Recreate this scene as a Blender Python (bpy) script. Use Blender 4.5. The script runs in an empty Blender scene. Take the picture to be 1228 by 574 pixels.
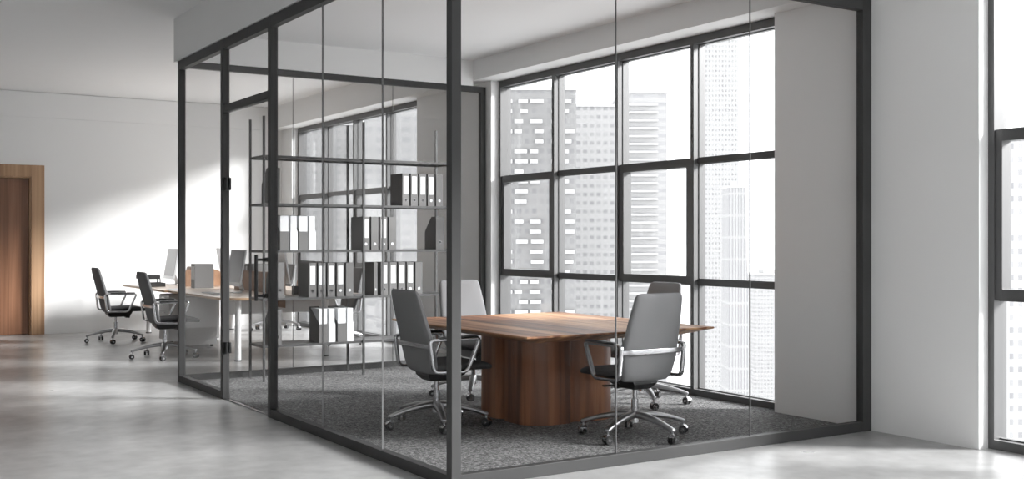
import bpy, bmesh, math, random
from mathutils import Vector, Matrix
PI = math.pi
random.seed(7)
SC = bpy.context.scene
COL = SC.collection

# ---------------------------------------------------------------- camera, light, exposure
cam_data = bpy.data.cameras.new('camera')
cam = bpy.data.objects.new('camera', cam_data); COL.objects.link(cam)
cam_data.sensor_width = 36.0
cam_data.lens = 36.0 * 1312.0 / 1228.0
cam_data.shift_y = 1.0 / 1228.0
cam_data.clip_end = 2000
cam.location = (0, 0, 1.4)
cam.rotation_euler = (PI / 2, 0, -math.radians(32.4118))
SC.camera = cam

world = bpy.data.worlds.new('sky'); SC.world = world; world.use_nodes = True
bg = world.node_tree.nodes['Background']
bg.inputs[0].default_value = (0.97, 0.985, 1.0, 1); bg.inputs[1].default_value = 2.2

sd = bpy.data.lights.new('sun', 'SUN'); sun = bpy.data.objects.new('sun', sd); COL.objects.link(sun)
sd.energy = 9.5; sd.angle = math.radians(15.0); sd.color = (1.0, 1.0, 1.0)
sun.location = (30, -20, 15)
sun.rotation_euler = Vector((-1, 0.72, -0.52)).to_track_quat('-Z', 'Y').to_euler()

SC.view_settings.view_transform = 'Standard'
SC.view_settings.look = 'None'
SC.view_settings.gamma = 1.0
SC.view_settings.use_curve_mapping = False
SC.view_settings.exposure = 0.5
SC.cycles.max_bounces = 14; SC.cycles.diffuse_bounces = 7; SC.cycles.glossy_bounces = 5
SC.cycles.transparent_max_bounces = 24; SC.cycles.transmission_bounces = 8
SC.cycles.sample_clamp_indirect = 6.0
SC.cycles.use_denoising = True
SC.cycles.caustics_reflective = False; SC.cycles.caustics_refractive = False

# ---------------------------------------------------------------- helpers
def mat(name):
    m = bpy.data.materials.new(name); m.use_nodes = True
    n = m.node_tree.nodes; return m, n, m.node_tree.links, n['Principled BSDF']

def plain(name, c, rough=0.5, metal=0.0, spec=0.5, var=0.04, vscale=6.0, bump=0.0, bscale=200.0):
    m, n, l, b = mat(name)
    if isinstance(c, (int, float)): c = (c, c, c)
    tc = n.new('ShaderNodeTexCoord'); nz = n.new('ShaderNodeTexNoise'); nz.inputs['Scale'].default_value = vscale
    l.new(tc.outputs['Object'], nz.inputs['Vector'])
    mx = n.new('ShaderNodeMix'); mx.data_type = 'RGBA'
    mx.inputs[6].default_value = (*[v * (1 - var) for v in c], 1); mx.inputs[7].default_value = (*[min(1, v * (1 + var)) for v in c], 1)
    l.new(nz.outputs['Fac'], mx.inputs[0]); l.new(mx.outputs[2], b.inputs['Base Color'])
    b.inputs['Roughness'].default_value = rough; b.inputs['Metallic'].default_value = metal
    b.inputs['Specular IOR Level'].default_value = spec
    if bump:
        nb = n.new('ShaderNodeTexNoise'); nb.inputs['Scale'].default_value = bscale; l.new(tc.outputs['Object'], nb.inputs['Vector'])
        bp = n.new('ShaderNodeBump'); bp.inputs['Strength'].default_value = bump; bp.inputs['Distance'].default_value = 0.002
        l.new(nb.outputs['Fac'], bp.inputs['Height']); l.new(bp.outputs[0], b.inputs['Normal'])
    return m

def ramp(n, stops):
    r = n.new('ShaderNodeValToRGB'); e = r.color_ramp.elements
    while len(e) < len(stops): e.new(0.5)
    for k, (p, c) in enumerate(stops):
        e[k].position = p; e[k].color = (*c, 1) if isinstance(c, tuple) else (c, c, c, 1)
    return r

def wood(name, dark, mid, light, axis, rough=0.35, fine=38.0, along=0.9):
    """long grain running along one object axis, with wide soft bands between the lighter and darker boards"""
    m, n, l, b = mat(name)
    tc = n.new('ShaderNodeTexCoord')
    mp = n.new('ShaderNodeMapping'); s = [fine] * 3; s[axis] = along; mp.inputs['Scale'].default_value = s
    l.new(tc.outputs['Object'], mp.inputs['Vector'])
    n1 = n.new('ShaderNodeTexNoise'); n1.inputs['Scale'].default_value = 1.0; n1.inputs['Detail'].default_value = 5; n1.inputs['Distortion'].default_value = 0.6
    l.new(mp.outputs[0], n1.inputs['Vector'])
    mp2 = n.new('ShaderNodeMapping'); s2 = [fine / 5] * 3; s2[axis] = along * 0.5; mp2.inputs['Scale'].default_value = s2
    l.new(tc.outputs['Object'], mp2.inputs['Vector'])
    n2 = n.new('ShaderNodeTexNoise'); n2.inputs['Scale'].default_value = 1.0; n2.inputs['Detail'].default_value = 3
    l.new(mp2.outputs[0], n2.inputs['Vector'])
    ad = n.new('ShaderNodeMath'); ad.operation = 'MULTIPLY_ADD'; ad.inputs[1].default_value = 0.45
    l.new(n1.outputs['Fac'], ad.inputs[0]); ml = n.new('ShaderNodeMath'); ml.operation = 'MULTIPLY'; ml.inputs[1].default_value = 0.55
    l.new(n2.outputs['Fac'], ml.inputs[0]); l.new(ml.outputs[0], ad.inputs[2])
    r = ramp(n, [(0.38, dark), (0.5, mid), (0.61, light)])
    l.new(ad.outputs[0], r.inputs[0]); l.new(r.outputs[0], b.inputs['Base Color'])
    b.inputs['Roughness'].default_value = rough
    bp = n.new('ShaderNodeBump'); bp.inputs['Strength'].default_value = 0.08; bp.inputs['Distance'].default_value = 0.002
    l.new(n1.outputs['Fac'], bp.inputs['Height']); l.new(bp.outputs[0], b.inputs['Normal'])
    return m

def glass_mat(name, tint=0.95, ior=1.45):
    m, n, l, b = mat(name); n.remove(b); out = n['Material Output']
    t = n.new('ShaderNodeBsdfTransparent'); t.inputs[0].default_value = (tint, tint, tint, 1)
    g = n.new('ShaderNodeBsdfGlossy'); g.inputs['Roughness'].default_value = 0.0; g.inputs[0].default_value = (1, 1, 1, 1)
    f = n.new('ShaderNodeFresnel'); ge = n.new('ShaderNodeNewGeometry'); mi = n.new('ShaderNodeMix')   # same index entering and leaving the thin pane
    mi.inputs[2].default_value = ior; mi.inputs[3].default_value = 1 / ior; l.new(ge.outputs['Backfacing'], mi.inputs[0]); l.new(mi.outputs[0], f.inputs[0])
    x = n.new('ShaderNodeMixShader'); l.new(f.outputs[0], x.inputs[0]); l.new(t.outputs[0], x.inputs[1]); l.new(g.outputs[0], x.inputs[2])
    l.new(x.outputs[0], out.inputs[0]); return m

M = {}
M['wall'] = plain('painted_plaster', (0.79, 0.79, 0.785), 0.85, var=0.015, vscale=1.5, bump=0.15, bscale=90)
M['ceil'] = plain('ceiling_paint', (0.88, 0.88, 0.88), 0.9, var=0.01)
M['frame'] = plain('dark_anodised_metal', (0.05, 0.05, 0.05), 0.5, 0.0, 0.25)
M['winframe'] = plain('window_frame_metal', (0.10, 0.10, 0.10), 0.4, 0.25, 0.5)
M['shelfm'] = plain('graphite_steel', (0.07, 0.07, 0.07), 0.4, 0.3, 0.5)
M['joint'] = plain('silicone_joint', (0.15, 0.15, 0.15), 0.4)
M['glass'] = glass_mat('clear_glass', 0.95, 1.09)
M['winglass'] = glass_mat('window_glass', 0.97, 1.3)
M['fabric'] = plain('grey_woven_fabric', (0.23, 0.23, 0.235), 0.9, var=0.12, vscale=420, bump=0.5, bscale=700)
M['fabdark'] = plain('charcoal_fabric', (0.05, 0.05, 0.052), 0.85, var=0.15, vscale=400, bump=0.4, bscale=600)
M['fabblack'] = plain('dark_fabric', (0.15, 0.15, 0.152), 0.85, var=0.12, vscale=400, bump=0.4, bscale=600)
M['chrome'] = plain('polished_aluminium', (0.5, 0.5, 0.51), 0.24, 1.0)
M['satin'] = plain('satin_aluminium', (0.42, 0.42, 0.425), 0.36, 1.0)
M['black'] = plain('black_plastic', (0.018, 0.018, 0.018), 0.4)
M['rubber'] = plain('dark_rubber', (0.03, 0.03, 0.03), 0.5)
M['greyplast'] = plain('grey_plastic', (0.2, 0.2, 0.2), 0.45)
M['cover'] = plain('grey_board', (0.11, 0.108, 0.106), 0.55, var=0.05, vscale=60)
M['white'] = plain('white_paper', (0.66, 0.67, 0.68), 0.6, var=0.02)
M['whitelam'] = plain('pale_oak_laminate', (0.66, 0.56, 0.47), 0.32, var=0.02)
M['whitemetal'] = plain('white_lacquer', (0.72, 0.72, 0.72), 0.35, var=0.02)
M['cabinet'] = plain('light_grey_lacquer', (0.5, 0.5, 0.5), 0.4, var=0.02)
M['silver'] = plain('silver_shell', (0.55, 0.56, 0.57), 0.35, 0.5)
M['screen'] = plain('dark_glossy_screen', (0.03, 0.03, 0.032), 0.12, spec=0.8)
M['walnut'] = wood('walnut_tabletop', (0.09, 0.030, 0.012), (0.28, 0.115, 0.05), (0.66, 0.38, 0.20), 1, 0.5, fine=17, along=0.35)
M['walnutv'] = wood('walnut_upright', (0.10, 0.034, 0.014), (0.24, 0.088, 0.036), (0.40, 0.17, 0.075), 2, 0.5, fine=14, along=0.5)
M['doorw'] = wood('brown_door_veneer', (0.12, 0.05, 0.024), (0.2, 0.09, 0.046), (0.28, 0.135, 0.075), 2, 0.4, fine=24, along=0.5)
M['casing'] = wood('oak_casing', (0.30, 0.17, 0.09), (0.38, 0.225, 0.125), (0.46, 0.29, 0.17), 2, 0.45, fine=24, along=0.6)
M['oak'] = wood('light_oak_edge', (0.42, 0.25, 0.14), (0.52, 0.33, 0.19), (0.62, 0.42, 0.26), 1, 0.45, fine=30, along=0.6)
M['screenw'] = wood('oak_panel', (0.20, 0.10, 0.05), (0.27, 0.14, 0.072), (0.34, 0.19, 0.10), 1, 0.45, fine=26, along=0.6)
M['pencil'] = plain('orange_pencil', (0.6, 0.25, 0.1), 0.5)

def concrete():
    m, n, l, b = mat('polished_concrete')
    tc = n.new('ShaderNodeTexCoord')
    a = n.new('ShaderNodeTexNoise'); a.inputs['Scale'].default_value = 1.3; a.inputs['Detail'].default_value = 6; a.inputs['Roughness'].default_value = 0.55
    c = n.new('ShaderNodeTexNoise'); c.inputs['Scale'].default_value = 7; c.inputs['Detail'].default_value = 4
    l.new(tc.outputs['Object'], a.inputs['Vector']); l.new(tc.outputs['Object'], c.inputs['Vector'])
    mx = n.new('ShaderNodeMix'); mx.inputs[0].default_value = 0.35; l.new(a.outputs['Fac'], mx.inputs[2]); l.new(c.outputs['Fac'], mx.inputs[3])
    r = ramp(n, [(0.25, (0.22, 0.22, 0.218)), (0.5, (0.37, 0.37, 0.368)), (0.75, (0.54, 0.54, 0.538))])
    l.new(mx.outputs[0], r.inputs[0]); l.new(r.outputs[0], b.inputs['Base Color'])
    r2 = ramp(n, [(0.2, 0.36), (0.8, 0.25)]); l.new(mx.outputs[0], r2.inputs[0]); l.new(r2.outputs[0], b.inputs['Roughness'])
    return m
M['concrete'] = concrete()

def carpet_mat():
    m, n, l, b = mat('speckled_carpet')
    tc = n.new('ShaderNodeTexCoord')
    a = n.new('ShaderNodeTexNoise'); a.inputs['Scale'].default_value = 55; a.inputs['Detail'].default_value = 6; a.inputs['Roughness'].default_value = 0.8
    l.new(tc.outputs['Object'], a.inputs['Vector'])
    r = ramp(n, [(0.40, 0.06), (0.5, 0.16), (0.62, 0.40)]); l.new(a.outputs['Fac'], r.inputs[0]); l.new(r.outputs[0], b.inputs['Base Color'])
    b.inputs['Roughness'].default_value = 1.0; b.inputs['Specular IOR Level'].default_value = 0.1
    bp = n.new('ShaderNodeBump'); bp.inputs['Strength'].default_value = 0.9; bp.inputs['Distance'].default_value = 0.01
    l.new(a.outputs['Fac'], bp.inputs['Height']); l.new(bp.outputs[0], b.inputs['Normal'])
    return m
M['carpet'] = carpet_mat()

def facade(name, wall, pane, sx, sz, fx, fz, jitter=0.35, seed=0.0):
    """window grid: bays of sx by sz metres, glazed over fx by fz of each bay"""
    m, n, l, b = mat(name)
    tc = n.new('ShaderNodeTexCoord'); sp = n.new('ShaderNodeSeparateXYZ'); l.new(tc.outputs['Object'], sp.inputs[0])
    def op(o, a, b2=None):
        q = n.new('ShaderNodeMath'); q.operation = o
        for i, v in enumerate((a, b2)):
            if v is None: continue
            if isinstance(v, (int, float)): q.inputs[i].default_value = v
            else: l.new(v, q.inputs[i])
        return q.outputs[0]
    h = op('DIVIDE', op('ADD', sp.outputs[0], sp.outputs[1]), sx); v = op('DIVIDE', sp.outputs[2], sz)
    mk = op('MULTIPLY', op('LESS_THAN', op('FRACT', h), fx), op('LESS_THAN', op('FRACT', v), fz))
    cv = n.new('ShaderNodeCombineXYZ'); l.new(op('FLOOR', h), cv.inputs[0]); l.new(op('FLOOR', v), cv.inputs[1]); cv.inputs[2].default_value = seed
    wn = n.new('ShaderNodeTexWhiteNoise'); l.new(cv.outputs[0], wn.inputs['Vector'])
    k = op('MULTIPLY', mk, op('SUBTRACT', 1.0, op('MULTIPLY', wn.outputs['Value'], jitter)))
    mx = n.new('ShaderNodeMix'); mx.data_type = 'RGBA'; mx.inputs[6].default_value = (wall, wall, wall, 1); mx.inputs[7].default_value = (pane, pane, pane * 1.03, 1)
    l.new(k, mx.inputs[0]); l.new(mx.outputs[2], b.inputs['Base Color']); b.inputs['Roughness'].default_value = 0.8
    b.inputs['Specular IOR Level'].default_value = 0.1
    return m

def box(bm, x0, x1, y0, y1, z0, z1, bev=0.0):
    r = bmesh.ops.create_cube(bm, size=1.0)
    vs = r['verts']
    for v in vs:
        v.co = Vector(((x0 + x1) / 2 + v.co.x * (x1 - x0), (y0 + y1) / 2 + v.co.y * (y1 - y0), (z0 + z1) / 2 + v.co.z * (z1 - z0)))
    if bev:
        es = list({e for v in vs for e in v.link_edges})
        bmesh.ops.bevel(bm, geom=es, offset=bev, segments=2, profile=0.5, affect='EDGES')
    return bm

def loft(bm, rings, caps=True, closed=False):
    vr = [[bm.verts.new(p) for p in r] for r in rings]
    k = len(vr[0]); m = len(vr)
    for i in range(m if closed else m - 1):
        a, b = vr[i], vr[(i + 1) % m]
        for j in range(k):
            bm.faces.new((a[j], a[(j + 1) % k], b[(j + 1) % k], b[j]))
    if caps and not closed:
        bm.faces.new(vr[0][::-1]); bm.faces.new(vr[-1])
    return bm

def cyl(bm, p0, p1, r0, r1=None, n=20):
    r1 = r0 if r1 is None else r1
    p0, p1 = Vector(p0), Vector(p1); d = (p1 - p0).normalized(); q = d.to_track_quat('Z', 'Y')
    rings = [[p + q @ Vector((math.cos(2 * PI * i / n) * r, math.sin(2 * PI * i / n) * r, 0)) for i in range(n)] for p, r in ((p0, r0), (p1, r1))]
    return loft(bm, rings)

def sweep(bm, pts, secs, up=(0, 0, 1), closed=False, n=12, e=4.0):
    """superellipse section (half width across 'up', half height along 'up') swept along a path"""
    up = Vector(up); rings = []; m = len(pts); pts = [Vector(p) for p in pts]
    for i, p in enumerate(pts):
        if closed: t = pts[(i + 1) % m] - pts[i - 1]
        else: t = pts[min(i + 1, m - 1)] - pts[max(i - 1, 0)]
        t.normalize(); s = t.cross(up).normalized(); u = s.cross(t).normalized()
        w, h = secs[i] if isinstance(secs, list) else secs
        ring = []
        for j in range(n):
            a = 2 * PI * (j + 0.5) / n; c, sn = math.cos(a), math.sin(a)
            ring.append(p + s * (w * math.copysign(abs(c) ** (2 / e), c)) + u * (h * math.copysign(abs(sn) ** (2 / e), sn)))
        rings.append(ring)
    return loft(bm, rings, closed=closed)

def prism(bm, pts2, ax, a0, a1):
    """extrude a 2-D outline along axis ax (0: outline in y,z; 1: x,z; 2: x,y)"""
    def P(p, a): return Vector((a, p[0], p[1])) if ax == 0 else (Vector((p[0], a, p[1])) if ax == 1 else Vector((p[0], p[1], a)))
    return loft(bm, [[P(p, a0) for p in pts2], [P(p, a1) for p in pts2]])

def rounded(pts, r, seg=5):
    """round the corners of a 2-D or 3-D closed outline"""
    out = []; m = len(pts); pts = [Vector(p) for p in pts]
    for i in range(m):
        p = pts[i]; rr = r[i] if isinstance(r, (list, tuple)) else r
        if rr <= 0: out.append(p); continue
        a = (pts[i - 1] - p); b = (pts[(i + 1) % m] - p); ra = min(rr, a.length * .49); rb = min(rr, b.length * .49)
        pa = p + a.normalized() * ra; pb = p + b.normalized() * rb
        for k in range(seg + 1):
            t = k / seg; out.append(pa * (1 - t) ** 2 + p * 2 * t * (1 - t) + pb * t ** 2)
    return out

def obj(name, bm, m, parent=None, smooth=False):
    bmesh.ops.recalc_face_normals(bm, faces=bm.faces)
    me = bpy.data.meshes.new(name); bm.to_mesh(me); bm.free()
    me.materials.append(m)
    if smooth:
        me.shade_smooth(); me.set_sharp_from_angle(angle=math.radians(38))
    o = bpy.data.objects.new(name, me); COL.objects.link(o)
    if parent: o.parent = parent
    return o

def thing(name, label, cat, loc=(0, 0, 0), rz=0.0, group=None):
    o = bpy.data.objects.new(name, None); COL.objects.link(o); o.empty_display_size = 0.1
    o.location = loc; o.rotation_euler = (0, 0, rz); o['label'] = label; o['category'] = cat
    if group: o['group'] = group
    return o

def tag(o, label, cat, group=None):
    o['label'] = label; o['category'] = cat
    if group: o['group'] = group
    return o

def struct(o, label=None, cat=None):
    o['kind'] = 'structure'
    if label: o['label'] = label
    if cat: o['category'] = cat
    return o

def kids(o): return [c for c in ALLK.get(o.name, [])]
ALLK = {}
def copy_tree(o, parent=None):
    c = o.copy(); COL.objects.link(c); c.parent = parent
    for ch in list(o.children): copy_tree(ch, c)
    return c

def B(*a, **k): return box(bmesh.new(), *a, **k)

# ---------------------------------------------------------------- setting: dimensions read off the photograph
X1, Y1, Y2, X3, XW = 3.014, 5.38, 10.93, 6.554, 6.655
HP, CI, CO, YF, BH = 3.173, 3.465, 3.605, 17.525, 3.237
XL, YB = -3.6, -6.3

struct(obj('floor', B(XL, 6.80, YB, YF + .2, -0.2, 0.0), M['concrete']), 'polished grey concrete floor of the open office', 'floor')
struct(obj('ceiling', B(XL, 6.80, YB, YF + .2, CO, CO + 0.2), M['ceil']), 'plain white ceiling above the open office', 'ceiling')
struct(obj('ceiling_meeting_room', B(X1 + .1, 6.36, Y1 + .1, Y2 - 0.0, CI, CO - .002), M['ceil']), 'lower white ceiling inside the glass meeting room', 'ceiling')
# far wall with the door opening
DX0, DX1, DZ = 1.72, 2.673, 2.34
bm = bmesh.new()
box(bm, XL, DX0, YF, YF + .2, 0, 3.6); box(bm, DX1, 6.90, YF, YF + .2, 0, 3.6); box(bm, DX0, DX1, YF, YF + .2, DZ, 3.6)
box(bm, XL, 6.36, YF - .02, YF, 3.225, 3.6); box(bm, DX0 - .1, DX1 + .1, YF + .2, YF + .25, 0, 2.5)  # last box: unseen slab added behind the door to block outside light
struct(obj('wall_far', bm, M['wall']), 'white far wall with the wooden door', 'wall')
struct(obj('wall_left', B(XL - .2, XL, YB, YF + .2, 0, 3.6), M['wall']), 'white side wall opposite the windows', 'wall')
bm = bmesh.new()
box(bm, XL, -2.6, YB - .2, YB, 0, 3.6); box(bm, 5.9, 6.80, YB - .2, YB, 0, 3.6); box(bm, -2.6, 5.9, YB - .2, YB, 2.6, 3.6)  # unseen unglazed opening, sized for the sky fill it lets in
struct(obj('wall_back', bm, M['wall']), 'white wall behind the viewer with an open gap added for fill light', 'wall')

# window wall: piers, beam
bays = [(-6.19, -1.77), (0.08, 4.5), (6.35, 10.77), (12.62, 17.04)]
piers = [(-1.77, 0.08), (4.5, 6.35), (10.77, 12.62), (17.04, 17.52)]
plab = ['white pier between the windows beside the viewer', 'wide white pier that the front glass partition meets', 'white pier behind the rear glass partition', 'narrow white pier in the far corner of the office']
for (a, b), t in zip(piers, plab):
    struct(obj('column', B(X3, 6.80, a, b, 0, BH + .001), M['wall']), t, 'column')
struct(obj('beam', B(6.36, 6.80, YB, YF, BH, 3.604), M['wall']), 'long white boxed beam above the windows', 'beam')

def window(n, y0, y1, casements, label):
    root = thing('window_%d' % n, label, 'window', (XW, y0, 0)); struct(root)
    L = y1 - y0; pitch = L / 4; mw = 0.045; zb, zt = 0.063, 3.165; z1, z2 = 1.0, 2.14
    bm = bmesh.new()
    box(bm, 0, .14, 0, L, zt, BH - .001); box(bm, 0, .14, 0, L, 0.0, zb)
    box(bm, -.001, .14, 0, mw, zb, zt); box(bm, -.001, .14, L - mw, L, zb, zt)
    for k in (1, 2, 3): box(bm, 0, .14, k * pitch - mw / 2, k * pitch + mw / 2, zb, zt)
    for k in range(4):
        for z in (z1, z2 - .0):
            box(bm, .045, .14, k * pitch + mw / 2, (k + 1) * pitch - mw / 2, z - .0, z + .048) if z == z1 else box(bm, .045, .14, k * pitch + mw / 2, (k + 1) * pitch - mw / 2, z - .048, z)
    obj('window_frame', bm, M['winframe'], root)
    for k in range(4):
        a, b = k * pitch + mw / 2, (k + 1) * pitch - mw / 2
        rows = [(zb, z1), (z1 + .048, z2 - .048), (z2, zt)]
        for ri, (za, zc) in enumerate(rows):
            if ri == 1 and k in casements:
                bm = bmesh.new(); x0, x1 = .012, .115; ow = .07; A, Bq, ZA, ZC = a + .001, b - .001, z1 + .001, z2 + .001
                box(bm, x0, x1, A, A + ow, ZA, ZC, .004); box(bm, x0, x1, Bq - ow, Bq, ZA, ZC, .004)
                box(bm, x0 + .001, x1 - .001, A + ow - .004, Bq - ow + .004, ZA, ZA + .073); box(bm, x0 + .001, x1 - .001, A + ow - .004, Bq - ow + .004, ZC - .078, ZC)
                c = obj('casement', bm, M['winframe'], root)
                obj('pane', B(.085, .093, A + ow - .005, Bq - ow + .005, ZA + .07, ZC - .075), M['winglass'], c)
            else:
                bm = bmesh.new()                                     # glazing bead, stepping back towards the glass
                bd = .008
                box(bm, .06, .10, a, a + bd, za, zc); box(bm, .06, .10, b - bd, b, za, zc)
                box(bm, .061, .099, a + bd, b - bd, za, za + bd); box(bm, .061, .099, a + bd, b - bd, zc - bd, zc)
                f = obj('glazing_bead', bm, M['winframe'], root)
                obj('pane', B(.10, .108, a, b, za, zc), M['winglass'], f)
    return root
window(1, 0.08, 4.5, (1, 3), 'tall dark-framed window beside the white pier near the viewer')
window(2, 6.35, 10.77, (1, 3), 'tall dark-framed window of the glass meeting room')
window(3, 12.62, 17.04, (1, 3), 'tall dark-framed window of the far office, behind the shelf')
window(4, -6.19, -1.77, (1, 3), 'tall dark-framed window behind the viewer')

# wooden door in the far wall
d = thing('door_1', 'closed brown wooden door in a light oak frame', 'door', (0, YF, 0)); struct(d)
bm = bmesh.new(); w = .184
cas = [(DX0 - w, -.03), (DX1 + w, -.03)]
box(bm, DX0 - w, DX0, -.03, .0, 0, DZ + .175, .003); box(bm, DX1, DX1 + w, -.03, .0, 0, DZ + .175, .003); box(bm, DX0, DX1, -.0295, .0, DZ, DZ + .1745, .003)
box(bm, DX0, DX0 + .02, 0, .2, 0, DZ); box(bm, DX1 - .02, DX1, 0, .2, 0, DZ); box(bm, DX0 + .02, DX1 - .02, 0, .2, DZ - .02, DZ)
obj('door_frame', bm, M['casing'], d)
leaf = obj('door_leaf', B(DX0 + .023, DX1 - .023, .07, .115, .006, DZ - .023, .002), M['doorw'], d)
bm = bmesh.new(); cyl(bm, (DX0 + .09, .07, 1.02), (DX0 + .09, .02, 1.02), .012); sweep(bm, [(DX0 + .085, .02, 1.02), (DX0 + .21, .02, 1.02)], (.009, .009)); cyl(bm, (DX0 + .09, .07, 1.02), (DX0 + .09, .062, 1.02), .026)
obj('door_handle', bm, M['chrome'], leaf, True)

# ---------------------------------------------------------------- glass meeting room
s = .062
struct(obj('wall_bulkhead_side', B(X1 - .012, X1 + .1, Y1 - .02, Y2 + .09, HP, 3.604), M['wall']), 'white bulkhead above the long side glass partition', 'wall')
struct(obj('wall_bulkhead_rear', B(X1 + .1, 6.36, Y2 - .08, Y2 + .09, HP, 3.604), M['wall']), 'white bulkhead above the rear glass partition', 'wall')
struct(obj('wall_bulkhead_front', B(X1 + .1, 6.36, Y1 - .02, Y1 + .1, HP, 3.604), M['wall']), 'white bulkhead above the front glass partition', 'wall')
struct(obj('wall_bulkhead_end', B(6.36, X3, Y1 - .02, Y1 + .1, HP, BH - .001), M['wall']), 'small white infill above the partition beside the pier', 'wall')

def partition(label, loc): return thing('glass_partition', label, 'glass partition', loc)
def V(root, a, b, c, e, z0, z1, nm='post', m='frame', bev=.002): return obj(nm, B(a, b, c, e, z0, z1, bev), M[m], root)
TR0, TR1 = 2.523, 2.588
yd0, yd1 = 8.30, 9.50      # doorway between these posts
# long side partition
p = partition('long dark-framed glass partition facing the open office, with the doorway', (X1, Y1, 0)); O = Vector((X1, Y1, 0))
V(p, 0, s, -.0, s, 0, HP); V(p, 0, s, yd0 - Y1 - s * 0, yd0 - Y1 + s, 0, HP); V(p, 0, s, yd1 - Y1, yd1 - Y1 + s + .005, 0, HP); V(p, 0, s, Y2 - Y1 - s, Y2 - Y1, 0, HP)
V(p, .001, s - .001, s, yd0 - Y1, 0, .068, 'bottom_rail'); V(p, .001, s - .001, yd1 - Y1 + s, Y2 - Y1 - s, 0, .068, 'bottom_rail')
V(p, .001, s - .001, s, yd0 - Y1, HP - .088, HP - .001, 'head_rail'); V(p, .001, s - .001, yd0 + s - Y1, yd1 - Y1, HP - .088, HP - .001, 'head_rail'); V(p, .001, s - .001, yd1 - Y1 + s, Y2 - Y1 - s, HP - .088, HP - .001, 'head_rail')
V(p, .001, s - .001, yd0 + s - Y1, yd1 - Y1, TR0, TR1, 'transom')
gx0, gx1 = .026, .036
def pane_y(p, a, b, z0=.06, z1=HP - .08): return obj('glass_pane', B(gx0, gx1, a - Y1, b - Y1, z0, z1), M['glass'], p)
ys = [Y1 + s - .008, 6.336, 7.317, yd0 + .008]
for a, b in zip(ys, ys[1:]): pane_y(p, a + .002, b - .002)
for y in ys[1:3]: obj('glass_joint', B(gx0 - .001, gx1 + .001, y - .0018 - Y1, y + .0018 - Y1, .068, HP - .088), M['joint'], p)
pane_y(p, yd0 + s - .008, yd1 + .008, TR1 - .008, HP - .08)
pane_y(p, yd1 + s - .008, Y2 - s + .008)
# glass door
gd = thing('door_2', 'frameless clear glass door with a black pull bar', 'door', (X1, yd1, 0)); struct(gd)
gp = obj('glass_leaf', B(.026, .036, -(yd1 - yd0 - s) + .006, -.004, .018, TR0 - .006), M['glass'], gd)
obj('edge_strip', B(.025, .037, -(yd1 - yd0 - s) + .001, -(yd1 - yd0 - s) + .006, .018, TR0 - .006), M['joint'], gd)
for z0, z1 in ((1.84, 1.95), (.41, .505)):
    bm = bmesh.new(); box(bm, .008, .026, -.075, -.004, z0, z1, .003); box(bm, .036, .054, -.075, -.004, z0, z1, .003); cyl(bm, (.0, .0, z0), (.0, .0, z1), .012)
    obj('hinge', bm, M['black'], gd)
bm = bmesh.new(); hy = 8.505 - yd1
for sx in (-1, 1):
    x = .031 + sx * .075
    cyl(bm, (x, hy, .915), (x, hy, 1.285), .0145)
for z in (.955, 1.245): cyl(bm, (-.044, hy, z), (.106, hy, z), .010); cyl(bm, (.012, hy, z), (.026, hy, z), .018); cyl(bm, (.036, hy, z), (.05, hy, z), .018)
obj('pull_handle', bm, M['black'], gd, True)
struct(obj('trim_1', B(X1 + .018, X1 + .046, yd0 + s + .002, yd1 - .002, 0, .008), M['chrome']), 'thin metal threshold strip under the glass door', 'threshold')
# front partition
p = partition('front glass partition running from the corner post to the white pier', (X1, Y1, 0)); LF = 6.55 - X1
V(p, LF - s - .03, LF, .0, s, 0, HP)
V(p, s, LF - s - .03, .001, s - .001, 0, .072, 'bottom_rail'); V(p, s, LF - s - .03, .001, s - .001, HP - .088, HP - .001, 'head_rail')
xs = [s - .008, 4.202 - X1, 5.351 - X1, LF - s - .022]
for a, b in zip(xs, xs[1:]): obj('glass_pane', B(a + .002, b - .002, .026, .036, .062, HP - .08), M['glass'], p)
for x in xs[1:3]: obj('glass_joint', B(x - .0018, x + .0018, .025, .037, .072, HP - .088), M['joint'], p)
# rear partition
p = partition('rear glass partition behind the steel shelf', (X1, Y2, 0)); LR = 6.54 - X1
V(p, LR - s, LR, -s, 0, 0, HP)
V(p, s, LR - s, -s + .001, -.001, 0, .068, 'bottom_rail'); V(p, s, LR - s, -s + .001, -.001, HP - .065, HP - .001, 'head_rail')
xs = [s - .008, 4.203 - X1, 5.361 - X1, LR - s + .008]
for a, b in zip(xs, xs[1:]): obj('glass_pane', B(a + .002, b - .002, -.036, -.026, .06, HP - .058), M['glass'], p)
for x in xs[1:3]: obj('glass_joint', B(x - .0018, x + .0018, -.037, -.025, .068, HP - .065), M['joint'], p)

tag(obj('carpet', B(X1 + s + .001, X3 + .1, Y1 + s + .001, Y2 - s - .001, 0, .008), M['carpet']), 'speckled grey carpet covering the meeting room floor', 'carpet')

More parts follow.
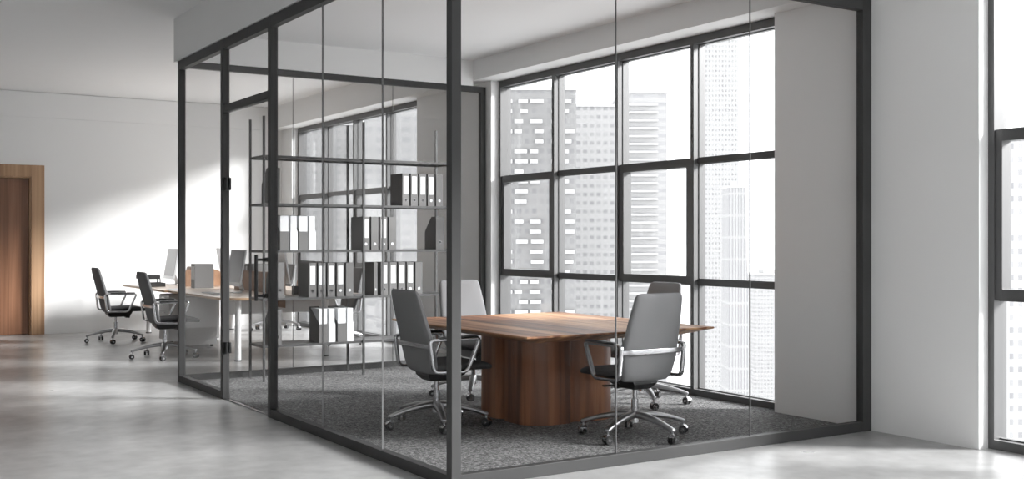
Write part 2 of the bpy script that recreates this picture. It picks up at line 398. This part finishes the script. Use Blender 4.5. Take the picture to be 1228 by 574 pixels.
# ---------------------------------------------------------------- walnut meeting table
tx, ty = 4.9, 7.22
t = thing('meeting_table', 'square walnut meeting table on a lobed pedestal', 'table', (tx, ty, 0))
hx, hy_ = .85, 1.03; T = .745
def rect(a, b, z): return [(-a, -b, z), (a, -b, z), (a, b, z), (-a, b, z)]
bm = bmesh.new(); loft(bm, [rect(hx - .17, hy_ - .17, T - .062), rect(hx - .003, hy_ - .003, T - .014), rect(hx, hy_, T - .011), rect(hx, hy_, T - .003), rect(hx - .003, hy_ - .003, T)])
obj('tabletop', bm, M['walnut'], t)
px_, py_ = .425, .43
lobe = []
def q(cx_, cy_, a0): return [(cx_ + .2 * math.cos(a0 + k * PI / 16), cy_ + .2 * math.sin(a0 + k * PI / 16)) for k in range(9)]
def notch(p0, p1, inward, n=5):
    out = []
    for k in range(1, n):
        u = k / n; out.append((p0[0] + (p1[0] - p0[0]) * u + inward[0] * math.sin(u * PI), p0[1] + (p1[1] - p0[1]) * u + inward[1] * math.sin(u * PI)))
    return out
for cx_, cy_, a0, na, nb, inw in ((px_ - .2, py_ - .2, 0, (.07, py_), (-.07, py_), (0, -.045)), (-px_ + .2, py_ - .2, PI / 2, (-px_, .07), (-px_, -.07), (.045, 0)),
                                  (-px_ + .2, -py_ + .2, PI, (-.07, -py_), (.07, -py_), (0, .045)), (px_ - .2, -py_ + .2, 1.5 * PI, (px_, -.07), (px_, .07), (-.045, 0))):
    lobe += q(cx_, cy_, a0) + [na] + notch(na, nb, inw) + [nb]
bm = bmesh.new(); prism(bm, lobe, 2, .008, T - .06)
obj('pedestal', bm, M['walnutv'], t, True)

# ---------------------------------------------------------------- swivel chairs
def sring(cx_, cy_, hw, ht, z=None, n=28, e=3.6, ax='z', skew=0.0):
    r = []
    for j in range(n):
        a = 2 * PI * (j + .5) / n; c, sn = math.cos(a), math.sin(a)
        u = ht * math.copysign(abs(c) ** (2 / e), c); v = hw * math.copysign(abs(sn) ** (2 / e), sn)
        r.append((u, v))
    return r

def make_chair(fab, seatm, label, group):
    c = thing('swivel_chair', label, 'chair', group=group)
    # backrest: lofted upward, leaning back, narrower towards the top with rounded corners
    prof = [(.405, .13, .014, -.175), (.412, .19, .026, -.182), (.43, .212, .034, -.192), (.47, .224, .037, -.205), (.54, .238, .036, -.222), (.60, .247, .034, -.234), (.618, .2465, .0335, -.238),
            (.66, .243, .034, -.248), (.74, .234, .034, -.270), (.82, .228, .033, -.292), (.90, .219, .032, -.314), (.96, .211, .030, -.330), (.99, .208, .028, -.338), (1.01, .201, .024, -.343), (1.022, .187, .018, -.346), (1.028, .160, .009, -.348)]
    rings = []
    for z, hw, ht, xc in prof:
        rr = []
        for (u, v) in sring(0, 0, hw, ht):
            rr.append((xc + u + .10 * (v * v) * 1.6, v, z + .0 * u))
        rings.append(rr)
    bm = bmesh.new(); loft(bm, rings); obj('backrest', bm, fab, c, True)
    # seat
    rings = []
    for x, hw, ht, zc in [(-.215, .16, .012, .452), (-.205, .20, .03, .452), (-.16, .228, .036, .452), (-.05, .243, .036, .450), (.08, .248, .037, .452), (.17, .245, .037, .452), (.24, .236, .032, .447), (.285, .222, .024, .438), (.302, .195, .012, .432)]:
        rings.append([(x, v, zc + u + .16 * v * v) for (u, v) in sring(0, 0, hw, ht)])
    bm = bmesh.new(); loft(bm, rings); obj('seat', bm, seatm, c, True)
    # chrome band behind the back
    bm = bmesh.new(); pts = []
    for k in range(13):
        v = -.272 + .544 * k / 12; pts.append((-.283 + .16 * v * v + (.02 if abs(v) > .25 else 0), v, .622))
    sweep(bm, pts, (.005, .017), n=12, e=6); obj('back_band', bm, M['chrome'], c, True)
    for sy in (-1, 1):
        y = .28 * sy
        path = rounded([(-.275, y, .668), (-.245, y, .435), (.035, y, .425), (.145, y, .668)], [.03, .04, .05, .035], 5)
        bm = bmesh.new(); sweep(bm, path, (.012, .008), up=(0, 1, 0), closed=True, n=12, e=5)
        # wider than thick: scale across
        for v in bm.verts: v.co.y = y + (v.co.y - y) * 1.9
        box(bm, -.17, .0, min(y, y - .06 * sy), max(y, y - .06 * sy), .418, .43)
        a = obj('armrest', bm, M['chrome'], c, True)
        bm = bmesh.new(); sweep(bm, [(-.20, y, .680), (-.19, y, .682), (-.04, y, .684), (.115, y, .682), (.125, y, .680)], [(.016, .004), (.022, .009), (.023, .010), (.022, .009), (.016, .004)], n=14)
        obj('arm_pad', bm, M['black'], a, True)
    bm = bmesh.new()
    loft(bm, [[(-.15, -.07, .345), (.05, -.07, .345), (.05, .07, .345), (-.15, .07, .345)], [(-.19, -.10, .385), (.12, -.10, .385), (.12, .10, .385), (-.19, .10, .385)], [(-.19, -.12, .418), (.13, -.12, .418), (.13, .12, .418), (-.19, .12, .418)]])
    loft(bm, [[(.055, -.05, .33), (.105, -.05, .325), (.105, .05, .325), (.055, .05, .33)], [(.06, -.05, .40), (.13, -.05, .40), (.13, .05, .40), (.06, .05, .40)]])
    cyl(bm, (-.02, .10, .375), (-.02, .20, .370), .006); box(bm, -.035, .0, .19, .24, .365, .375, .003)
    obj('tilt_mechanism', bm, M['black'], c)
    for ch in c.children: ch.location.x = .07
    bm = bmesh.new(); cyl(bm, (0, 0, .26), (0, 0, .35), .0155); cyl(bm, (0, 0, .15), (0, 0, .27), .0245)
    obj('gas_lift', bm, M['chrome'], c, True)
    bm = bmesh.new(); cyl(bm, (0, 0, .105), (0, 0, .165), .036, .032, 24); cyl(bm, (0, 0, .165), (0, 0, .178), .032, .027, 24); obj('hub', bm, M['chrome'], c, True)
    for k in range(5):
        a = k * 2 * PI / 5; pts = []; sec = []
        for i in range(9):
            u = i / 8; r = .02 + u * .365; z = .160 - .065 * u ** 1.9
            pts.append((r, 0, z)); sec.append((.036 - .017 * u, .026 - .014 * u))
        pts.append((.392, 0, .090)); sec.append((.009, .006))
        bm = bmesh.new(); sweep(bm, pts, sec, n=14, e=3)
        cyl(bm, (.375, 0, .088), (.375, 0, .066), .008)
        lg = obj('leg', bm, M['satin'], c, True); lg.rotation_euler = (0, 0, a)
        bm = bmesh.new(); ca = (37 * (k + 1)) % 90 * PI / 180 - PI / 4
        for sg in (-1, 1):
            cyl(bm, (0.0, sg * .010, .031), (0.0, sg * .029, .031), .030, .028, 24)
        cas_ = obj('caster', bm, M['rubber'], lg, True); cas_.location = (.382, 0, 0); cas_.rotation_euler = (0, 0, ca + (PI / 2 if k % 2 else 0))
        bm = bmesh.new(); sweep(bm, [(-.034, 0, .034), (-.030, 0, .052), (-.012, 0, .066), (.012, 0, .066), (.026, 0, .055)], (.021, .003), up=(0, 1, 0.001), n=12, e=5)
        box(bm, -.012, .012, -.008, .008, .03, .066)
        fk = bmesh.new(); bm.free()
        prev = None
        for sg in (-1, 1): cyl(fk, (0, sg * .029, .031), (0, sg * .032, .031), .012, .010, 16)
        rr = [[(.034 * math.cos(th), y_, .031 + .034 * math.sin(th)) for y_ in (-.022, .022)] + [(.031 * math.cos(th), y_, .031 + .031 * math.sin(th)) for y_ in (.022, -.022)] for th in [PI * .12 + PI * .7 * i / 10 for i in range(11)]]
        loft(fk, rr); box(fk, -.008, .008, -.009, .009, .031, .068)
        lg2 = obj('caster_hood', fk, M['chrome'], lg, True); lg2.location = cas_.location; lg2.rotation_euler = cas_.rotation_euler
    return c

def place(c, x, y, deg, basedeg=None, z=0.0):
    c.location = (x, y, z); c.rotation_euler = (0, 0, math.radians(deg))
    if basedeg is not None:
        k = 0
        for ch in c.children:
            if ch.name.split('.')[0] == 'leg':
                ch.rotation_euler = (0, 0, math.radians(basedeg - deg + 72 * k)); k += 1

GM = 'grey swivel chairs around the walnut table'; GO = 'dark swivel chairs at the white desks'
c0 = make_chair(M['fabric'], M['fabdark'], '', GM)
specs = [(3.93, 7.25, 0, 178, 'grey swivel chair at the table seen through the side glass, nearest the corner post'),
         (4.99, 8.50, -90, 163, 'light grey swivel chair facing the viewer across the far end of the table'),
         (4.90, 6.09, 90, 58, 'grey swivel chair with its back to the viewer, nearest the front glass'),
         (5.95, 7.30, 180, 30, 'dark grey swivel chair on the window side of the table')]
for i, (x, y, dg, bd, lab) in enumerate(specs):
    c = c0 if i == 0 else copy_tree(c0)
    place(c, x, y, dg, bd, .008); c['label'] = lab
c1 = make_chair(M['fabblack'], M['fabdark'], '', GO)
specs = [(3.50, 13.25, 0, 180, 'dark swivel chair at the near white desk, partly behind the glass corner post'),
         (3.48, 15.70, 0, 180, 'dark swivel chair at the far white desk, nearest the wooden door'),
         (5.98, 13.80, 180, 10, 'dark swivel chair on the window side of the desks, behind the shelf'),
         (6.00, 16.35, 180, 40, 'farthest dark swivel chair, by the window side of the far desk')]
for i, (x, y, dg, bd, lab) in enumerate(specs):
    c = c1 if i == 0 else copy_tree(c1)
    place(c, x, y, dg, bd); c['label'] = lab

# ---------------------------------------------------------------- steel shelf and files
SX0, SX1, SF, SB = 3.71, 5.85, 10.40, 10.80
sh = thing('shelving_unit', 'open dark steel shelving unit in front of the rear glass partition', 'shelf', (SX0, SF, 0))
L = SX1 - SX0; q_ = .0105
for x in (0, L / 2, L):
    for y in (0, SB - SF): obj('upright', B(x - q_, x + q_, y - q_, y + q_, .008, 2.625), M['shelfm'], sh)
SZ = [.36, .825, 1.30, 1.765, 2.24]
for z in SZ:
    bm = bmesh.new(); box(bm, -.008, L + .008, q_ + .0005, SB - SF - q_ - .0005, z - .006, z)
    box(bm, -.008, L + .008, q_ - .006, q_ + .0005, z - .022, z + .002); box(bm, -.008, L + .008, SB - SF - q_ - .0005, SB - SF - q_ + .006, z - .022, z + .002)
    for x0 in (-.008, L - .002): box(bm, x0, x0 + .010, q_ + .0005, SB - SF - q_ - .0005, z - .022, z - .006)
    obj('shelf_board', bm, M['shelfm'], sh)

def make_binder(lab_on, hole):
    b = thing('ring_binder', '', 'binder'); w, dp, h = .082, .285, .345
    bm = bmesh.new(); th = .004
    box(bm, -w / 2, w / 2, 0, th, 0, h); box(bm, -w / 2, -w / 2 + th, th, dp, 0, h); box(bm, w / 2 - th, w / 2, th, dp, 0, h)
    obj('cover', bm, M['cover'], b)
    obj('paper_block', B(-w / 2 + .008, w / 2 - .012, .02, dp - .02, .004, h - .03), M['white'], b)
    if lab_on: obj('spine_label', B(-.027, .027, -.0012, 0, .125, .315), M['white'], b)
    bm = bmesh.new(); n = 20
    rr = []
    for i in range(n):
        a = 2 * PI * i / n; rr.append([(r * math.cos(a), y, .062 + r * math.sin(a)) for r, y in ((.0175, 0), (.0175, -.002), (.0145, -.002), (.0145, 0))])
    loft(bm, rr, closed=True); ring = obj('finger_ring', bm, M['chrome'], b, True)
    bm = bmesh.new(); cyl(bm, (0, -.0008, .062), (0, 0.0005, .062), .0145)
    obj('finger_hole', bm, M['white'] if hole else M['black'], ring)
    return b
binders = {}
def binder(lab_on, hole, x, y, z, rz, label, group):
    k = (lab_on, hole)
    if k not in binders: binders[k] = b = make_binder(*k)
    else: b = copy_tree(binders[k])
    b.location = (x, y, z); b.rotation_euler = (0, 0, rz); b['label'] = label; b['group'] = group
    return b
def row(x0, z, fl, text, group):
    ords = ['first', 'second', 'third', 'fourth', 'fifth']
    for i, (lb, ho) in enumerate(fl):
        binder(lb, ho, x0 + i * .1015 + .041, SF + .012, z + .0005, 0, '%s %s %s' % (ords[i], 'white-labelled grey ring binder' if lb else 'unlabelled grey ring binder', text), group)
row(5.235, SZ[3], [(1, 0), (1, 0), (1, 0), (1, 1), (0, 1)], 'in the row on the second shelf from top', 'binders on the second shelf from the top')
row(4.772, SZ[2], [(1, 1), (0, 1), (1, 1), (0, 1)], 'in the row on the middle shelf', 'binders on the middle shelf')
row(4.183, SZ[1], [(1, 0), (1, 0), (1, 0), (1, 1), (0, 1)], 'in the lower row beside the middle upright', 'binders left of the middle upright')
row(4.985, SZ[1], [(1, 0), (1, 0), (1, 0), (1, 1), (0, 1)], 'in the lower row behind the grey meeting chair', 'binders behind the meeting chair')
binder(0, 1, 4.925, SF + .014, SZ[1] + .0005, 0, 'dark ring binder at the start of the row behind the meeting chair', 'binders behind the meeting chair').scale = (.5, 1, 1)

holders = {}
def make_holder(kind):
    """spine: full-height spine towards the viewer, sloping down at the rear; open: low lip towards the viewer"""
    h_ = thing('magazine_holder', '', 'magazine holder'); w, dp, h = .098, .26, .355; th = .003
    m = M['white'] if kind == 'white' else M['cover']
    if kind == 'white': w = .075
    if kind == 'spine': side = [(0, 0), (dp, 0), (dp, h * .55), (dp * .42, h), (0, h)]; front_h, back_h = h, h * .55
    else: side = [(0, 0), (dp, 0), (dp, h), (dp * .93, h), (0, h * .53)]; front_h, back_h = h * .53, h
    bm = bmesh.new()
    prism(bm, side, 0, -w / 2, -w / 2 + th); prism(bm, side, 0, w / 2 - th, w / 2)
    box(bm, -w / 2 + th, w / 2 - th, 0, th, 0, front_h); box(bm, -w / 2 + th, w / 2 - th, dp - th, dp, 0, back_h); box(bm, -w / 2 + th, w / 2 - th, th, dp - th, 0, th)
    bo = obj('body', bm, m, h_)
    if kind != 'spine': obj('papers', B(-w / 2 + .0045, w / 2 - .0075, .006, dp - .008, th, h - .012), M['white'], h_)
    else:
        bm = bmesh.new(); rr = []
        for i in range(20):
            a = 2 * PI * i / 20; rr.append([(r * math.cos(a), y, .08 + r * math.sin(a)) for r, y in ((.0175, 0), (.0175, -.002), (.0145, -.002), (.0145, 0))])
        loft(bm, rr, closed=True); ring = obj('finger_ring', bm, M['chrome'], h_, True)
        bm = bmesh.new(); cyl(bm, (0, -.0008, .08), (0, .0005, .08), .0145); obj('finger_hole', bm, M['black'], ring)
    return h_
def holder(kind, x, z, label, group=None, white_hole=False):
    if kind not in holders: holders[kind] = b = make_holder(kind)
    else: b = copy_tree(holders[kind])
    b.location = (x, SF + .014, z + .0005); b['label'] = label
    if group: b['group'] = group
    return b
G3 = 'magazine holders on the middle shelf'; G1 = 'magazine holders on the bottom shelf'
holder('open', 3.930, SZ[2], 'grey magazine holder with white papers beside the door post, middle shelf', G3)
holder('white', 4.028, SZ[2], 'white magazine holder between two grey ones on the middle shelf', G3)
holder('open', 4.130, SZ[2], 'grey magazine holder between two white ones on the middle shelf', G3)
holder('white', 4.222, SZ[2], 'white magazine holder ending the row on the middle shelf', G3)
holder('open', 4.343, SZ[0], 'grey magazine holder at the dark end of the bottom shelf row', G1)
holder('white', 4.435, SZ[0], 'white magazine holder between two grey ones on the bottom shelf', G1)
holder('open', 4.548, SZ[0], 'grey magazine holder between two white ones on the bottom shelf', G1)
holder('white', 4.640, SZ[0], 'white magazine holder beside the middle upright on the bottom shelf', G1)
holder('spine', 3.832, SZ[3], 'grey magazine holder standing alone high up behind the door post')
holder('spine', 5.690, SZ[2], 'grey magazine holder with a sloping side standing alone on the middle shelf')
holder('spine', 3.880, SZ[1], 'grey magazine holder with a dark hole beside the pull bar, second shelf from bottom')
holder('spine', 3.850, SZ[0], 'grey magazine holder behind the door post on the bottom shelf')

# ---------------------------------------------------------------- desks of the open office
def desk(x0, x1, y0, y1, rc, legs, label):
    d = thing('office_desk', label, 'desk', (0, 0, 0), group='white desks of the open office')
    def outline(ins):
        a = [(x0 + ins, y0 + ins), (x1 - ins, y0 + ins), (x1 - ins, y1 - ins), (x0 + ins, y1 - ins)]
        return [tuple(v) for v in rounded(a, [max(0, r - ins) if r else 0 for r in rc], 8)]
    bm = bmesh.new(); prism(bm, outline(.0), 2, .712, .737); obj('tabletop', bm, M['oak'], d)
    bm = bmesh.new(); prism(bm, outline(.003), 2, .737, .7405); obj('laminate_surface', bm, M['whitelam'], d)
    for lx, ly in legs:
        bm = bmesh.new(); cyl(bm, (lx, ly, .012), (lx, ly, .70), .036, n=24); g = obj('leg', bm, M['whitemetal'], d, True)
        bm = bmesh.new(); cyl(bm, (lx, ly, 0), (lx, ly, .014), .042, n=24); obj('foot', bm, M['black'], g, True)
    bm = bmesh.new(); ys_ = sorted({ly for _, ly in legs})
    xa, xb = min(l[0] for l in legs), max(l[0] for l in legs)
    for ly in ys_: box(bm, xa - .05, xb + .05, ly - .025, ly + .025, .69, .711)
    box(bm, (xa + xb) / 2 - .02, (xa + xb) / 2 + .02, y0 + .2, y1 - .2, .69, .711)
    obj('frame', bm, M['whitemetal'], d)
    return d
desk(3.90, 4.785, 12.24, 14.62, [.36, .0, 0, 0], [(4.12, 12.42)], 'near white desk with a rounded oak edge, on the door side')
desk(3.86, 4.785, 14.64, 17.02, [0, 0, 0, .05], [(4.227, 16.90)], 'far white desk with oak edge, on the door side')
desk(4.815, 5.72, 12.24, 14.62, [0, .3, 0, 0], [(5.20, 12.42)], 'near white desk on the window side, behind the shelf')
desk(4.815, 5.72, 14.64, 17.02, [0, 0, 0, 0], [(5.5, 16.90)], 'far white desk on the window side')
GP = 'oak desk screens'
def screen_panel(y0, y1, z0, z1, label):
    pts = [tuple(v) for v in rounded([(y0, z0), (y1, z0), (y1, z1), (y0, z1)], [.0, 0, .1, .1], 8)]
    bm = bmesh.new(); prism(bm, pts, 0, 4.789, 4.811)
    for v in bm.verts: v.co.x -= 4.8
    o = obj('desk_screen', bm, M['screenw']); o.location = (4.8, 0, 0); return tag(o, label, 'desk screen', GP)
screen_panel(12.72, 14.60, .58, 1.0, 'oak desk screen between the near white desks')
screen_panel(15.65, 16.9, .58, 1.0, 'oak desk screen between the far white desks')
bm = bmesh.new(); prism(bm, [tuple(v) for v in rounded([(4.42, .7415), (4.93, .7415), (4.93, .985), (4.42, .985)], [0, 0, .1, .05], 8)], 1, 15.62, 15.642)
tag(obj('desk_screen', bm, M['screenw']), 'rounded oak desk screen behind the grey binders', 'desk screen', GP)

# cross beam with modesty panel seen through the shelf
tag(obj('modesty_panel', B(4.20, 5.60, 13.05, 13.075, .50, .66), M['whitemetal']), 'white modesty panel under the near desks', 'panel')

def cabinet(x0, x1, y0, y1, label, nd=3, h=.66):
    c = thing('drawer_pedestal', label, 'drawer unit', ((x0 + x1) / 2, (y0 + y1) / 2, 0), group='drawer units under the desks')
    a, b = (x1 - x0) / 2, (y1 - y0) / 2
    obj('body', B(-a + .012, a, -b, b, .03, h, .004), M['cabinet'], c)
    for k in range(nd):
        z0 = .035 + k * (h - .04) / nd; z1 = z0 + (h - .04) / nd - .004
        dr = obj('drawer', B(-a, -a + .0119, -b + .002, b - .002, z0, z1, .001), M['cabinet'], c)
        obj('handle', B(-a - .012, -a, -.07, .07, z1 - .04, z1 - .03), M['chrome'], dr)
    for sx in (-1, 1):
        for sy in (-1, 1):
            bm = bmesh.new(); cyl(bm, (sx * (a - .05), sy * (b - .06), 0), (sx * (a - .05), sy * (b - .06), .031), .022); obj('foot', bm, M['black'], c)
    return c
cabinet(4.03, 4.46, 14.30, 14.60, 'light grey drawer unit between the two desks on the door side')
cabinet(4.72 - .30, 4.78, 15.2, 15.75, 'light grey drawer unit under the far desk')
cabinet(4.02, 4.40, 15.0, 15.5, 'light grey drawer unit under the far desk behind the near chair')

def monitor(x, y, rz, label):
    m_ = thing('desktop_monitor', label, 'monitor', (x, y, .7415), rz, 'monitors on the white desks')
    # faces -x in local space, leaning back
    bm = bmesh.new(); prism(bm, [tuple(v) for v in rounded([(-.27, .09), (.27, .09), (.27, .54), (-.27, .54)], .012, 3)], 0, -.012, .012)
    for v in bm.verts: v.co.x += (v.co.z - .09) * .17 - .02
    shl = obj('shell', bm, M['silver'], m_)
    bm = bmesh.new(); prism(bm, [(-.262, .135), (.262, .135), (.262, .532), (-.262, .532)], 0, -.0135, -.012)
    for v in bm.verts: v.co.x += (v.co.z - .09) * .17 - .02
    obj('screen', bm, M['screen'], m_)
    bm = bmesh.new(); sweep(bm, [(-.04, 0, .006), (.07, 0, .006), (.095, 0, .03), (.07, 0, .13), (.04, 0, .22)], [(.09, .005), (.09, .005), (.085, .005), (.08, .005), (.07, .005)], up=(0.01, 0, 1), n=10, e=6)
    obj('stand', bm, M['silver'], m_, True)
    return m_
monitor(4.42, 13.45, 0, 'monitor showing its dark screen on the near desk on the door side')
monitor(4.40, 16.35, 0, 'monitor on the far desk on the door side, above the black tray')
monitor(5.18, 13.85, PI, 'monitor seen from behind on the near desk on the window side')
monitor(5.22, 16.3, PI, 'silver monitor seen from behind above the grey binders')

for i, (x, y) in enumerate(((4.37, 15.04), (4.37, 15.14))):
    binder(1, 0, x, y, .741, -PI / 2, ['grey ring binder standing on the desk behind the chair, outer one', 'grey ring binder standing on the desk behind the chair, inner one'][i], 'binders standing on the desks').scale = (1, .92, .97)
for i, (x, y) in enumerate(((4.86, 14.30), (4.86, 14.40))):
    binder(1, 1, x, y, .741, -PI / 2, ['grey ring binder beside the glass door pull bar on the near desk, front one', 'grey ring binder beside the glass door pull bar on the near desk, rear one'][i], 'binders standing on the desks')
# black letter tray, two tiers
t = thing('letter_tray', 'black two tier letter tray on the far white desk', 'letter tray', (4.05, 15.95, .7415))
for z, dx, dy in ((.0, 0, 0), (.105, -.03, .16)):
    bm = bmesh.new(); box(bm, -.13 + dx, .13 + dx, -.17 + dy, .17 + dy, z, z + .006); box(bm, -.13 + dx, .13 + dx, -.17 + dy, -.164 + dy, z, z + .055); box(bm, -.13 + dx, .13 + dx, .164 + dy, .17 + dy, z, z + .055); box(bm, .124 + dx, .13 + dx, -.164 + dy, .164 + dy, z, z + .055); box(bm, -.13 + dx, -.124 + dx, -.164 + dy, .164 + dy, z, z + .05)
    if z:
        for sx in (-.1, .1):
            for sy in (-.0, .16): box(bm, sx - .006, sx + .006, sy - .006, sy + .006, .05, z + .001)
    obj('tray', bm, M['black'], t)
# pencil cups
for i, (x, y) in enumerate(((4.90, 12.62), (4.99, 12.60))):
    c = thing('pencil_cup', ['black pencil cup next to the end of the oak screen', 'black pencil cup next to the small white card'][i], 'pencil cup', (x, y, .7415), group='pencil cups on the near desk')
    bm = bmesh.new(); w = .036
    box(bm, -w, w, -w, w, 0, .004); box(bm, -w, w, -w, -w + .003, .004, .105); box(bm, -w, w, w - .003, w, .004, .105); box(bm, -w, -w + .003, -w + .003, w - .003, .004, .105); box(bm, w - .003, w, -w + .003, w - .003, .004, .105)
    obj('cup', bm, M['black'], c)
    for k, (ax, ay, bx, by, hh) in enumerate(((-.02, .0, -.034, .0, .158), (.012, .01, .027, .012, .172))):
        bm = bmesh.new(); cyl(bm, (ax * .6, ay, .005), (bx, by, hh - .012), .0038, n=6); cyl(bm, (bx, by, hh - .012), (bx * 1.04, by, hh), .0038, .0006, n=6)
        o = obj('pencil', bm, M['pencil']); o.location = (x, y, .7415)
        tag(o, 'orange pencil leaning to the %s side in %s' % (['door', 'window'][k], ['the cup next to the oak screen', 'the cup next to the white card'][i]), 'pencil', ['pencils in the cup by the screen', 'pencils in the cup by the card'][i])
tag(obj('business_card', B(5.03, 5.09, 12.553, 12.556, .7415, .78), M['white']), 'small white card standing on the near desk by the cups', 'card')
# keyboards and papers
def keyboard(x, y, label):
    k = thing('keyboard', label, 'keyboard', (x, y, .7415), group='keyboards on the white desks')
    obj('base', B(-.06, .06, -.21, .21, 0, .009, .003), M['silver'], k)
    bm = bmesh.new()
    for r in range(5):
        for q2 in range(14): box(bm, -.052 + r * .021, -.034 + r * .021, -.2 + q2 * .0287, -.2 + q2 * .0287 + .024, .009, .013)
    obj('keys', bm, M['white'], k); return k
keyboard(4.12, 13.45, 'keyboard on the near desk on the door side')
keyboard(5.48, 13.85, 'keyboard on the near desk on the window side')
for i, (x, y, a, lab) in enumerate(((4.08, 12.95, .1, 'white paper sheet near the rounded corner of the near desk'), (4.1, 16.45, -.1, 'white paper sheet behind the black tray on the far desk'), (4.1, 14.9, .05, 'white paper sheet in front of the standing grey binders'))):
    o = obj('paper_sheet', B(-.105, .105, -.148, .148, 0, .003), M['white']); o.location = (x, y, .7415); o.rotation_euler = (0, 0, a); tag(o, lab, 'paper', 'papers on the white desks')

# ---------------------------------------------------------------- city outside the windows
def dirpx(px):
    a = math.radians(32.4118); F = Vector((math.sin(a), math.cos(a))); R = Vector((math.cos(a), -math.sin(a)))
    return F + R * ((px - 614) / 1312.0)
def tower(px0, px1, dist, ytop, depth, m, label, extras=None, rot=0.0, zb=-70):
    """box tower whose viewer-facing wall spans the two bearings at that distance"""
    a = dirpx(px0) * dist; b = dirpx(px1) * dist; w = (b - a).length; ang = math.atan2((b - a).y, (b - a).x)
    z1 = 1.4 + (288 - ytop) / 1312.0 * dist
    t = thing('tower_block', label, 'building', ((a.x), (a.y), zb), ang)
    H = z1 - zb
    bm = bmesh.new(); box(bm, 0, w, 0, depth, 0, H)
    obj('facade', bm, m, t)
    bm = bmesh.new(); box(bm, -.3, w + .3, -.3, depth + .3, H, H + 1.0); box(bm, w * .3, w * .6, depth * .3, depth * .6, H + 1, H + 4.5)
    obj('roof', bm, M['bwhite'], t)
    return t, w, H
M['bwhite'] = plain('pale_render', (0.46, 0.46, 0.46), 0.9)
M['bwhite2'] = plain('white_balcony', (0.46, 0.46, 0.46), 0.9)
F1 = facade('grey_tower_facade', 0.255, 0.205, 2.4, 3.2, .6, .5, .8)  # pale, close wall and pane tones: distance haze put into the facade colours
F2 = facade('hazed_tower_facade', 0.385, 0.257, 2.6, 3.3, .62, .42, .6, 3)
F2b = facade('banded_tower_facade', 0.39, 0.32, 5.2, 3.3, .9, .45, .6, 4)
F3 = facade('ribbed_tower_facade', 0.38, 0.27, 1.9, 14.0, .5, .9, .1, 5)
F4 = facade('grid_tower_facade', 0.385, 0.23, 2.4, 3.6, .5, .45, .7, 8)
F5 = facade('apartment_facade', 0.297, 0.223, 3.0, 3.1, .55, .45, .5, 11)
F6 = facade('office_block_facade', 0.317, 0.270, 4.2, 3.4, .7, .5, .6, 13)
t1, w, H = tower(575, 691, 350, 108, 40, F1, 'grey apartment tower with white balcony strips outside the meeting room window', zb=-150)
xs_ = [0, w * .33, w * .52, w * .62, w * .80, w]
for k in range(28, int(H / 3.2)):
    bm = bmesh.new()
    for a, b in ((.26, .34), (.36, .50), (.52, .66), (.74, .82), (.84, .98)):
        if random.random() < .8:
            l_ = (b - a) * random.uniform(.55, 1.0); o_ = a + random.choice((0, (b - a) - l_))
            box(bm, o_ * w, (o_ + l_) * w, -1.2, 0, k * 3.2, k * 3.2 + 1.15)
    if len(bm.verts): obj('balcony', bm, M['bwhite2'], t1)
    else: bm.free()
tower(691, 741, 420, 128, 50, F2, 'pale tower with small square windows beside the grey apartment tower', zb=-150)
t2, w, H = tower(744, 800, 460, 112, 60, F2b, 'pale banded tower in the third pane of the meeting room window', zb=-150)
for k in range(30, int(H / 3.3)): obj('floor_band', B(-.4, w * .8, -1.0, 0, k * 3.3, k * 3.3 + .9), M['bwhite'], t2)
tower(842, 886, 800, 40, 50, F4, 'very pale tall tower at the end pane of the meeting room', zb=-250)
t3, w, H = tower(874, 905, 700, 225, 30, F3, 'slender ribbed tower tapering upward in front of the very pale tower', zb=-150)
for ch in t3.children:
    for v in ch.data.vertices:
        if v.co.z > H - 1: v.co.x *= .62; v.co.y *= .7
tower(905, 960, 900, 330, 60, F2, 'low pale block behind the slender ribbed tower', zb=-200)
tower(1200, 1300, 300, 168, 60, F4, 'pale grid tower outside the window nearest the viewer', zb=-150)
tower(366, 432, 420, 150, 60, F5, 'light apartment block seen through the far office window', zb=-150)
tower(436, 560, 360, 128, 60, F6, 'light office block beyond the far office window, next to the pier', zb=-150)
